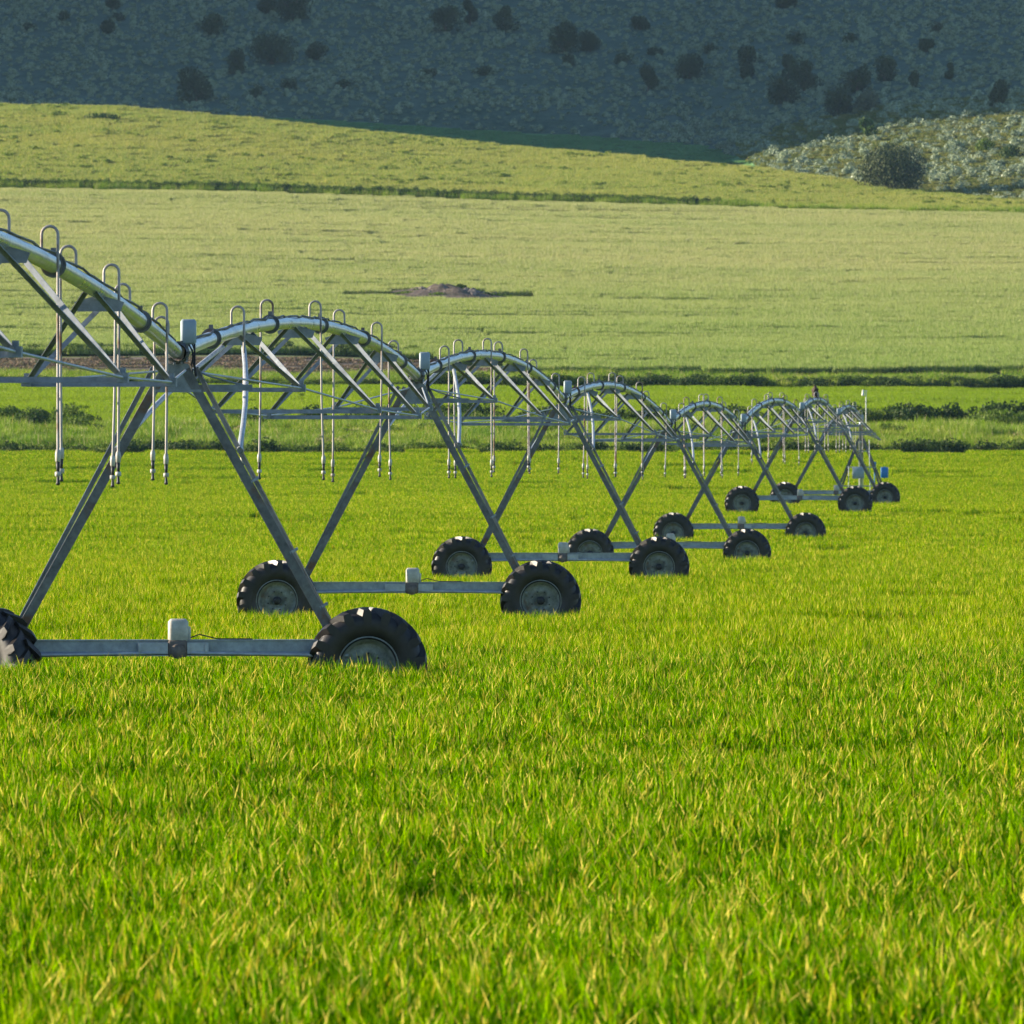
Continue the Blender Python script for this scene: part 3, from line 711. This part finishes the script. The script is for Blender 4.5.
def make_tower():
    root = empty('drive_tower', (0, 0, 0)); tag(root, 'x', 'irrigation tower', 'wheeled towers carrying the irrigation pipe')
    # base beam: a pressed channel in two halves either side of the gear motor
    for s in (-1, 1):
        mb = MB()
        x0, x1 = (.155 if s > 0 else -.055), 1.95 * s
        mb.bar((x0, 0, .89), (x1, 0, .89), .13, .16); mb.bar((x0, 0, .975), (x1, 0, .975), .17, .012); mb.bar((x0, -.03, .803), (x1, -.03, .803), .17, .014)
        mb.bar((x0, -.082, .825), (x1, -.082, .825), .03, .03, up=Vector((0, 1, 1)))
        mb.build('base_beam', M_BEAM, root)
        mb = MB(); mb.bar((x0 + .004 * s, -.03, .885), (.40 * s, -.03, .885), .19, .125); mb.bar((.36 * s, -.135, .885), (.39 * s, -.135, .885), .02, .09); mb.build('sleeve', M_PIPE if False else M_GALV, root)
        mb = MB(); mb.tube([(.2 * s, -.12, .83), (1.98 * s, -.12, .80)], .022, 8); mb.build('drive_shaft', M_GALV, root)
    mb = MB(); mb.box((.05, 0, .88), (.22, .26, .19), bev=.03); mb.lathe([(0, -.16), (.085, -.16), (.085, .1)], (.05, 0, .85), 'y', 16)
    g = mb.build('gear_motor', M_RUST, root)
    mb = MB(); mb.box((.06, 0, 1.08), (.225, .22, .27), bev=.045); mb.box((.175, .02, 1.03), (.05, .16, .2), bev=.02)
    mb.build('motor_cover', M_MOTOR, g)
    mb = MB(); mb.tube([(.19, -.03, 1.0), (.3, -.05, 1.04), (.5, -.05, .99), (.9, -.02, .988)], .008, 6); mb.build('cable', M_BLACK, g)
    for s in (-1, 1):
        w = empty('wheel', (BASE * s, -.06, RW)); w.parent = root
        w.rotation_euler = (0, .25 if s > 0 else 1.1, 0)
        make_tyre().build('tyre', M_RUBBER, w); make_rim().build('rim', M_RIM, w); make_hub().build('hub', M_BLACK, w)
        mb = MB(); mb.box((BASE * s, .22, RW + .02), (.24, .2, .26), bev=.04); mb.bar((1.85 * s, .2, .82), (BASE * s, .2, .74), .1, .1); mb.build('wheel_gearbox', M_GALV, root)
    top = JH - .16
    for s in (-1, 1):                         # legs
        mb = MB()
        mb.angle((.13 * s, -.06, top - .02), (1.83 * s, -.02, .97), .105, .012, up=Vector((0, 1, 0)), fa=-s, fb=1)
        mb.build('leg', M_LEG, root)
        mb = MB()
        mb.angle((.25 * s, .14, top + .0), (1.88 * s, .10, .97), .055, .01, up=Vector((0, -1, 0)), fa=s, fb=1)
        for t in ((.42, .68, .88) if s > 0 else ()):
            p = Vector((.13 * s, -.05, top)).lerp(Vector((1.83 * s, 0, .97)), t); mb.bar(p + Vector((.01, -.055, .0)), p + Vector((.10, .04, .05)), .015, .03)
        mb.build('leg', M_STRUT, root)
        # stay from the first truss plate down to the leg
        a = Vector((.13 * s - .04, 9.8, 4.40)); b = Vector((.70 * s, .08, 3.12))
        mb = MB(); pts = [a.lerp(b, t) + Vector((.05 * s * math.sin(PI * t), 0, .03 * math.sin(PI * t))) for t in (0, .2, .4, .6, .8, 1)]
        mb.tube(pts, .031, 10); mb.lathe([(.05, -.05), (.05, .05)], b, 'y', 8)
        st = mb.build('stay', M_GALV, root)
    # gusset plate between the leg heads
    mb = MB()
    pr = [(-.12, top + .04), (.12, top + .04), (.27, top - .26), (-.27, top - .26)]
    vs = [(x, y_, z) for y_ in (-.085, -.073) for (x, z) in pr]
    mb.add(vs, [(0, 1, 2, 3), (7, 6, 5, 4), (0, 4, 5, 1), (1, 5, 6, 2), (2, 6, 7, 3), (3, 7, 4, 0)])
    mb.bar((-.27, -.08, top - .27), (.27, -.08, top - .27), .03, .03)
    mb.build('gusset_plate', M_STRUT, root)
    mb = MB(); mb.bar((0, .25, 3.83), (.86, .25, 3.83), .05, .07); mb.tube([(0, .1, 4.1), (.4, .2, 3.95), (.86, .25, 3.83)], .012, 6); mb.build('guide_arm', M_STRUT, root)
    # pipe joint: boots, clamps and bolts
    mb = MB(); mb.lathe([(.095, -.30), (.13, -.28), (.13, -.2), (.10, -.19), (.12, -.1), (.095, -.06), (.12, 0), (.095, .06), (.12, .12), (.10, .2), (.13, .22), (.13, .3), (.095, .32)], (0, 0, JH), 'y', 20)
    for k in range(10):
        a = k * PI / 5; mb.box((math.cos(a) * .125, -.24, JH + math.sin(a) * .125), (.03, .12, .03))
    mb.build('pipe_joint', M_LEG, root)
    mb = MB(); mb.box((.13, .1, JH + .24), (.178, .15, .285), bev=.035); mb.box((.13, .1, JH + .12), (.14, .12, .02)); bx_ = mb.build('control_box', M_BOXG, root)
    mb = MB()
    for (xa, xb) in ((.08, .07), (.16, .2), (.2, .16), (.11, .19)):
        mb.tube([(xa, .08, JH + .14), ((xa + xb) / 2 + .02, .03, JH + .03), (xb, .02, JH - .14), (xb + .02, .03, JH - .26)], .010, 6)
    mb.build('cable', M_BLACK, bx_)
    mb = MB(); mb.tube([(.12, .1, JH + .13), (.1, .05, JH - .1)], .018, 8); mb.build('bracket', M_GALV, bx_)
    return root

lab_t = ['nearest drive tower, its left wheel cut off by the picture edge',
 'second drive tower, its pale motor cover standing just left of a big dusty rimmed wheel',
 'third drive tower, its right wheel in front of the fourth tower beam',
 'fourth drive tower, between the third tower and the closely bunched far ones',
 'fifth drive tower, its right wheel alone on the grass left of the farthest pair',
 'sixth drive tower, its right wheel directly in front of the pivot legs',
 'seventh and farthest drive tower, right wheel just below the blue box']
def rootpos(i):
    d, u, z, yaw = TOW[i]; return Vector(((u - CX) / F * d, d, z)), math.radians(yaw)
def joint(i):
    if i < 0: return Vector((-5.90, 57.5, 4.45))
    if i == 7: return Vector(((861 - CX) / F * 494, 494, 5.15))
    p, a = rootpos(i); return p + Vector((LEAN[i], 0, JH + JZ[i]))
t0 = make_tower()
for i in range(7):
    t = t0 if i == 0 else copy_tree(t0)
    p, a = rootpos(i); t.location = p; t.rotation_euler = (0, 0, a); t['label'] = lab_t[i]
    for ch in t.children:
        if ch.name.split('.')[0] in ('leg', 'stay', 'gusset_plate', 'guide_arm', 'pipe_joint', 'control_box'): ch.scale[2] = (JH + JZ[i]) / JH; ch.location.x = LEAN[i] * (.5 if ch.name[:3] == 'leg' else 1)
        if ch.name.startswith('wheel') and ch.type == 'EMPTY':
            ch.rotation_euler[1] += i * .37
        if ch.name.startswith('stay'):
            D = joint(i + 1) - joint(i); ch.rotation_euler[2] = math.atan2(-D.x, D.y) - a; ch.location.x = LEAN[i]

for ch in t0.children:                       # the nearest tower's left wheel is swivelled
    if ch.name.startswith('wheel') and ch.type == 'EMPTY' and ch.location.x < 0: ch.rotation_euler[2] = math.radians(-46); ch.location.x += .12

# ---- spans
BOW = {-1: .72, 0: .58, 1: .62, 2: .62, 3: .62, 4: .62, 5: .62, 6: .55}
lab_s = {-1: 'nearest pipe span, cut by the left edge, sloping down to the nearest tower',
 0: 'arched pipe span between the nearest and the second drive tower',
 1: 'arched pipe span between the second and the third drive tower',
 2: 'arched pipe span between the third and the fourth drive tower',
 3: 'arched pipe span between the fourth and the fifth drive tower',
 4: 'arched pipe span between the fifth and the sixth drive tower',
 5: 'arched pipe span between the sixth and seventh drive tower, bird on top',
 6: 'farthest pipe span, from the seventh drive tower to the pivot'}
def make_span(i):
    A, B = joint(i), joint(i + 1); D = B - A; Ls = Vector((D.x, D.y, 0)).length
    rz = math.atan2(-D.x, D.y)
    root = empty('irrigation_span', A, rz); tag(root, lab_s[i], 'irrigation span', 'pipe spans of the irrigation machine')
    bow = BOW[i]
    def zc(t): return D.z * t + bow * 4 * t * (1 - t)
    def pp(t, dx=0, dz=0): return Vector((dx, Ls * t, zc(t) + dz))
    detail = 20 if i < 3 else 12
    lo, hi = .32 / Ls, 1 - .32 / Ls
    mb = MB(); ns = 60; mb.tube([pp(lo + (hi - lo) * k / ns) for k in range(ns + 1)], .083, detail); mb.build('pipe', M_PIPE, root)
    for t in (.1, .3, .5, .7, .9):            # bolted flanges
        mb = MB()
        a, b = pp(t - .02 / Ls), pp(t + .02 / Ls)
        mb.tube([a, b], .125, detail)
        mb.tube([pp(t - .1 / Ls), pp(t + .1 / Ls)], .093, detail)
        mb.box(pp(t, 0, .14), (.05, .05, .05)); mb.build('pipe_flange', M_LEG, root)
    # cable strapped to the pipe
    mb = MB(); mb.tube([pp(k / 60, .045 + .02 * math.sin(k * 1.7), .088 + .012 * math.sin(k * 2.3)) for k in range(1, 60)], .014, 6); mb.build('power_cable', M_BLACK, root)
    wn = {1: .74, 2: 1.10, 3: 1.10, 4: .74}; dn = {1: .73, 2: 1.17, 3: 1.24, 4: .92}
    nodes = {}
    for s in (-1, 1): nodes[s] = []
    for k in (1, 2, 3, 4):
        t = k / 5; c = pp(t)
        # hanging plate
        mb = MB(); y0 = c.y; pr = [(-.07, -.05), (.07, -.05), (.255, -.105), (.22, -.20), (-.22, -.20), (-.255, -.105)]
        vs = [(x, y0 + q, c.z + z) for q in (-.02, .02) for (x, z) in pr]
        mb.add(vs, [(0, 1, 2, 3, 4, 5), (11, 10, 9, 8, 7, 6)] + [(j, (j + 1) % 6, (j + 1) % 6 + 6, j + 6) for j in range(6)])
        mb.build('support_plate', M_STRUT, root)
        for s in (-1, 1):
            nd = Vector((wn[k] * s, y0, c.z - dn[k])); nodes[s].append(nd)
            mb = MB()
            for dy in (-1.15, 1.15):
                tt = t + dy / Ls
                mb.angle(pp(tt, .06 * s, -.07), nd + Vector((0, .03 * (1 if dy > 0 else -1), 0)), .052, .008, up=Vector((0, 1, 0)), fa=-s, fb=1 if dy > 0 else -1)
            mb.box(nd, (.10, .16, .09)); mb.box(nd + Vector((0, 0, .06)), (.05, .1, .06)); mb.build('truss_brace', M_STRUT, root)
        mb = MB(); mb.angle((-wn[k], y0, c.z - dn[k] - .03), (wn[k], y0, c.z - dn[k] - .03), .055, .009); mb.build('cross_strut', M_STRUT, root)
    for s in (-1, 1):
        pts = [Vector((.10 * s, .12, -.20))] + nodes[s] + [Vector((.10 * s, Ls - .12, D.z - .20))]
        mb = MB()
        for a, b in zip(pts, pts[1:]): mb.tube([a, b], .014, 6)
        mb.build('tension_rod', M_GALV, root)
    # sprinkler drops
    hcut = 0
    r = random.Random(i + 50)
    tt = [.125 + .131 * q for q in range(7)]
    if i == 0: tt = [.165, .31, .455, .61, .745, .89]
    if i == -1: tt = [.361, .424, .487, .55, .613, .676, .748, .811, .874, .933, .975]
    for q, t in enumerate(tt):
        s = 1 if q % 2 == 0 else -1
        if i == -1: s = -s
        if t < .03 and i >= 0: continue
        c = pp(t); gp = A.z + c.z; zb = 2.66 + .12 * r.random() - A.z + ((TOW[min(6, max(0, i))][2]) * .6 + (TOW[min(6, max(0, i + 1))][2]) * .4 if i > 1 else 0.12)
        x0 = -.0 * s; x1 = .155 * s; ht = .20
        # gooseneck
        mb = MB(); pts = [Vector((x0, c.y, c.z + .06)), Vector((x0, c.y, c.z + .083 + ht - .05))]
        for k in range(1, 8):
            a = PI - k * PI / 8; pts.append(Vector((x0 + s * (.0775 + .0775 * math.cos(a)), c.y, c.z + .083 + ht - .05 + .0775 * math.sin(a))))
        pts += [Vector((x1, c.y, c.z + .083 + ht - .05)), Vector((x1, c.y, c.z - .06))]
        mb.tube(pts, .0145, 8)
        sway = (r.random() - .5) * .08
        mb2 = MB(); low = Vector((x1 + sway, c.y, zb + .2))
        mb2.tube([Vector((x1, c.y, c.z - .05)), Vector((x1 + sway * .3, c.y, (c.z + zb) / 2)), low], .014, 8)
        hose = mb2.build('drop_hose', M_HOSE, root); mb.build('gooseneck', M_HOSE, hose)
        mb3 = MB(); z3 = low + Vector((0, 0, -.2))
        mb3.lathe([(0, .28), (.021, .28), (.028, .24), (.026, .17), (.0, .16)], z3, 'z', 10)
        mb3.lathe([(0, .075), (.029, .07), (.030, .03), (0, .02)], z3, 'z', 10); nb_ = len(mb3.f)
        mb3.lathe([(0, .17), (.020, .165), (.016, .07), (0, .06)], z3, 'z', 8)
        mb3.lathe([(0, .03), (.013, .02), (.016, -.03), (.024, -.05), (0, -.06)], z3, 'z', 8)
        for q_ in range(nb_, len(mb3.f)): mb3.mi[q_] = 1
        mb3.build('sprinkler_head', [M_MOTOR, M_BLACK], hose)
    return root
for i in range(-1, 7): make_span(i)

# ------------------------------------------------------------------ the pivot
PJ = joint(7); PX, PY = PJ.x, PJ.y; PG = terr_z(PX, PY)
piv = empty('pivot_tower', (PX, PY, PG), math.radians(-6)); tag(piv, 'four legged galvanised pivot tower with a riser pipe at the far end', 'pivot tower')
H = PJ.z - PG
mb = MB(); mb.lathe([(.12, -.05), (.12, H - .25), (.16, H - .25), (.16, H - .17), (.1, H - .17), (.1, H - .1)], (0, 0, 0), 'z', 18); mb.lathe([(.19, H * .72), (.19, H * .72 + .04)], (0, 0, 0), 'z', 18)
mb.build('riser_pipe', M_PIPE, piv)
mb = MB(); mb.tube([(0, 0, H - .2), (0, 0, H - .06), (-.02, -.1, H), (0, -.4, H)], .09, 14); mb.build('elbow', M_PIPE, piv)
top = H * .77
for sx in (-1, 1):
    for sy in (-1, 1):
        mb = MB(); mb.angle((.12 * sx, .12 * sy, top), (1.28 * sx, 1.28 * sy, -.05), .09, .01, up=Vector((0, 1, 0)), fa=-sx, fb=sy)
        mb.box((1.28 * sx, 1.28 * sy, .1), (.3, .3, .3)) if False else None
        mb.build('leg', M_LEG, piv)
        mb = MB(); mb.box((1.28 * sx, 1.28 * sy, .08), (.4, .4, .34), bev=.03); mb.build('footing', M_CONC, piv)
for z in (.62, 1.55, 2.35):
    q = .12 + 1.16 * (1 - z / top)
    mb = MB()
    for a, b in (((-1, -1), (1, -1)), ((1, -1), (1, 1)), ((1, 1), (-1, 1)), ((-1, 1), (-1, -1))):
        mb.bar((a[0] * q, a[1] * q, z), (b[0] * q, b[1] * q, z), .05, .05)
    mb.build('cross_bar', M_STRUT, piv)
mb = MB(); mb.box((0, 0, H + .12), (.24, .24, .34), bev=.04); mb.build('collector_cover', M_BOXG, piv)
mb = MB(); mb.bar((.1, 0, H - .15), (.95, .3, H - .95), .06, .05); mb.bar((.1, .1, H - .6), (.95, .3, H - .97), .04, .04); mb.bar((.1, -.1, H - .45), (.95, .3, H - .95), .03, .03); mb.build('outrigger', M_STRUT, piv)
mb = MB(); mb.tube([(-.55, -.9, .4), (-.55, -.85, 1.6)], .018, 6); mb.tube([(.5, -.7, .3), (.45, -.6, 2.9)], .018, 6); mb.build('conduit', M_GALV, piv)
mb = MB(); mb.box((-.08, -.75, 1.28), (.58, .22, .58), bev=.02); mb.box((-.04, -.868, 1.35), (.18, .012, .2)); mb.build('control_panel', M_BOXG, piv)
bb = MB(); bb.box((0, 0, .3), (.36, .2, .52), bev=.02); bb.box((.13, -.104, .3), (.05, .012, .34)); bb.bar((0, .12, 0), (0, .12, .6), .05, .03)
d = 491; u = 884.5; x = (u - CX) / F * d
o = bb.build('electric_box', M_BLUE); o.location = (x, d, 3 - (472.5 - HOR) / F * d - .3); tag(o, 'bright blue electric box hung on the right leg of the pivot', 'box')
mb = MB(); mb.tube([(0, 0, -.5), (0, 0, 1.7)], .02, 6); mb.box((0, 0, 1.55), (.14, .1, .34), bev=.02)
d = 500; x = (874.5 - CX) / F * d; zz = terr_z(x, d); o = mb.build('marker_post', M_BLUE); o.location = (x, d, zz); tag(o, 'thin post with a small blue tag standing behind the pivot legs', 'post')

# riser post with a white cap in the second field
d = 622; x = (866 - CX) / F * d; z = terr_z(x, d); ztop = zrow(390.5, d); po = empty('lamp_post', (x, d, z)); tag(po, 'slim white post with a hanging white lamp behind the pivot', 'post')
mb = MB(); h = ztop - z; mb.tube([(0, 0, 0), (0, 0, h)], .03, 8); mb.tube([(.08, 0, h - .02), (-.2, 0, h - .02)], .02, 8); mb.build('pole', M_WHITE, po)
mb = MB(); mb.lathe([(0, .1), (.05, .08), (.07, -.1), (.1, -.2), (.085, -.27), (0, -.3)], (-.19, 0, h - .05), 'z', 12); mb.build('lamp_head', M_WHITE, po)

# hawk perched on the sixth arch
A, B = joint(5), joint(6); t = .42; q = A.lerp(B, t); q.z += BOW[5] * 4 * t * (1 - t) + .083
M_HAWK = metal_mat('hawk_feathers', (.055, .032, .022), .9, 0, .4, scale=30)
M_BEAK = metal_mat('beak_and_feet', (.25, .18, .05), .5, 0, .1)
def body_mesh():
    verts = [(0, 0, .02), (0, 0, .13), (0, .02, .24), (0, .03, .33), (0, .0, .40), (0, .0, .45), (0, -.09, -.02), (0, -.14, -.16), (.085, 0, .28), (.09, -.05, .12), (.05, -.11, -.03), (-.085, 0, .28), (-.09, -.05, .12), (-.05, -.11, -.03)]
    edges = [(1, 0), (1, 2), (2, 3), (3, 4), (4, 5), (0, 6), (6, 7), (3, 8), (8, 9), (9, 10), (3, 11), (11, 12), (12, 13)]
    rad = [.07, .1, .105, .08, .055, .04, .05, .035, .045, .04, .018, .045, .04, .018]
    me = bpy.data.meshes.new('perched_hawk'); me.from_pydata(verts, edges, [])
    o = bpy.data.objects.new('perched_hawk', me); COL.objects.link(o)
    md = o.modifiers.new('skin', 'SKIN'); 
    sv = me.skin_vertices[0] if len(me.skin_vertices) else None
    if sv is None:
        bpy.context.view_layer.objects.active = o
    for i, r in enumerate(rad):
        me.skin_vertices[0].data[i].radius = (r * 1.25, r * 1.25)
    me.skin_vertices[0].data[1].use_root = True
    o.modifiers.new('sub', 'SUBSURF').levels = 2; o.modifiers['sub'].render_levels = 2
    me.materials.append(M_HAWK); return o
hawk = body_mesh(); hawk.location = q + Vector((0, 0, .07)); hawk.rotation_euler = (0, 0, math.radians(120)); hawk.scale = (.95,) * 3
tag(hawk, 'brown hawk perched on top of the sixth pipe arch', 'bird')
mb = MB(); mb.tube([(0, .05, .445), (0, .085, .435), (0, .1, .415)], .01, 8, rr=[.018, .012, .003]); mb.build('beak', M_BEAK, hawk)
mb = MB()
for s in (-1, 1):
    mb.tube([(.04 * s, 0, .06), (.04 * s, .01, -.05)], .014, 6)
    for a in (-.5, 0, .5): mb.tube([(.04 * s, .01, -.05), (.04 * s + .04 * math.sin(a), .05, -.055)], .008, 5)
mb.build('feet', M_BEAK, hawk)

# ------------------------------------------------------------------ the air between here and the hill
mb = MB(); mb.box((0, 1500, 330), (3400, 3600, 670)); hz = mb.build('haze', [])
hm = bpy.data.materials.new('air'); hm.use_nodes = True; nt = hm.node_tree; nt.nodes.clear()
out = nt.nodes.new('ShaderNodeOutputMaterial'); pv = nt.nodes.new('ShaderNodeVolumePrincipled')
pv.inputs['Color'].default_value = (.45, .72, 1, 1); pv.inputs['Density'].default_value = HAZE; pv.inputs['Anisotropy'].default_value = .2
nt.links.new(pv.outputs[0], out.inputs['Volume']); hz.data.materials.clear(); hz.data.materials.append(hm); tag(hz, 'thin pale haze in front of the shaded hill', kind='stuff')
# ------------------------------------------------------------------ light, sky, camera
EL = math.radians(15); AZ = Vector((-1, .16, 0)).normalized()
w = bpy.data.worlds.new('World'); S.world = w; w.use_nodes = True; nt = w.node_tree
bg = nt.nodes['Background']; sky = nt.nodes.new('ShaderNodeTexSky'); sky.sky_type = 'NISHITA'; sky.sun_disc = False
sky.sun_elevation = EL; sky.sun_rotation = math.atan2(AZ.x, AZ.y) % (2 * PI); sky.altitude = 1400; sky.air_density = 1.0; sky.dust_density = .2; sky.ozone_density = 3.0
nt.links.new(sky.outputs[0], bg.inputs[0]); bg.inputs[1].default_value = .085
sd = bpy.data.lights.new('sun', 'SUN'); sd.energy = 5.0; sd.angle = math.radians(.5); sd.color = (1.0, .86, .66)
so = bpy.data.objects.new('sun', sd); COL.objects.link(so)
dirv = -(AZ * math.cos(EL) + Vector((0, 0, math.sin(EL)))); so.rotation_euler = dirv.to_track_quat('-Z', 'Y').to_euler()

cd = bpy.data.cameras.new('camera'); co = bpy.data.objects.new('camera', cd); COL.objects.link(co); S.camera = co
cd.sensor_width = 36; cd.lens = 36 * F / 1024; cd.clip_end = 6000; cd.clip_start = 1
co.location = (0, 0, CAMZ); co.rotation_euler = (PI / 2 - math.atan((CX - HOR) / F), 0, 0)
cd.dof.use_dof = True; cd.dof.focus_distance = 135; cd.dof.aperture_fstop = 14
S.view_settings.view_transform = 'Standard'; S.view_settings.look = 'None'; S.view_settings.exposure = 1.35; S.view_settings.gamma = 1
S.cycles.max_bounces = 6; S.cycles.diffuse_bounces = 3; S.cycles.glossy_bounces = 2; S.cycles.transmission_bounces = 4; S.cycles.transparent_max_bounces = 4
S.cycles.caustics_reflective = False; S.cycles.caustics_refractive = False
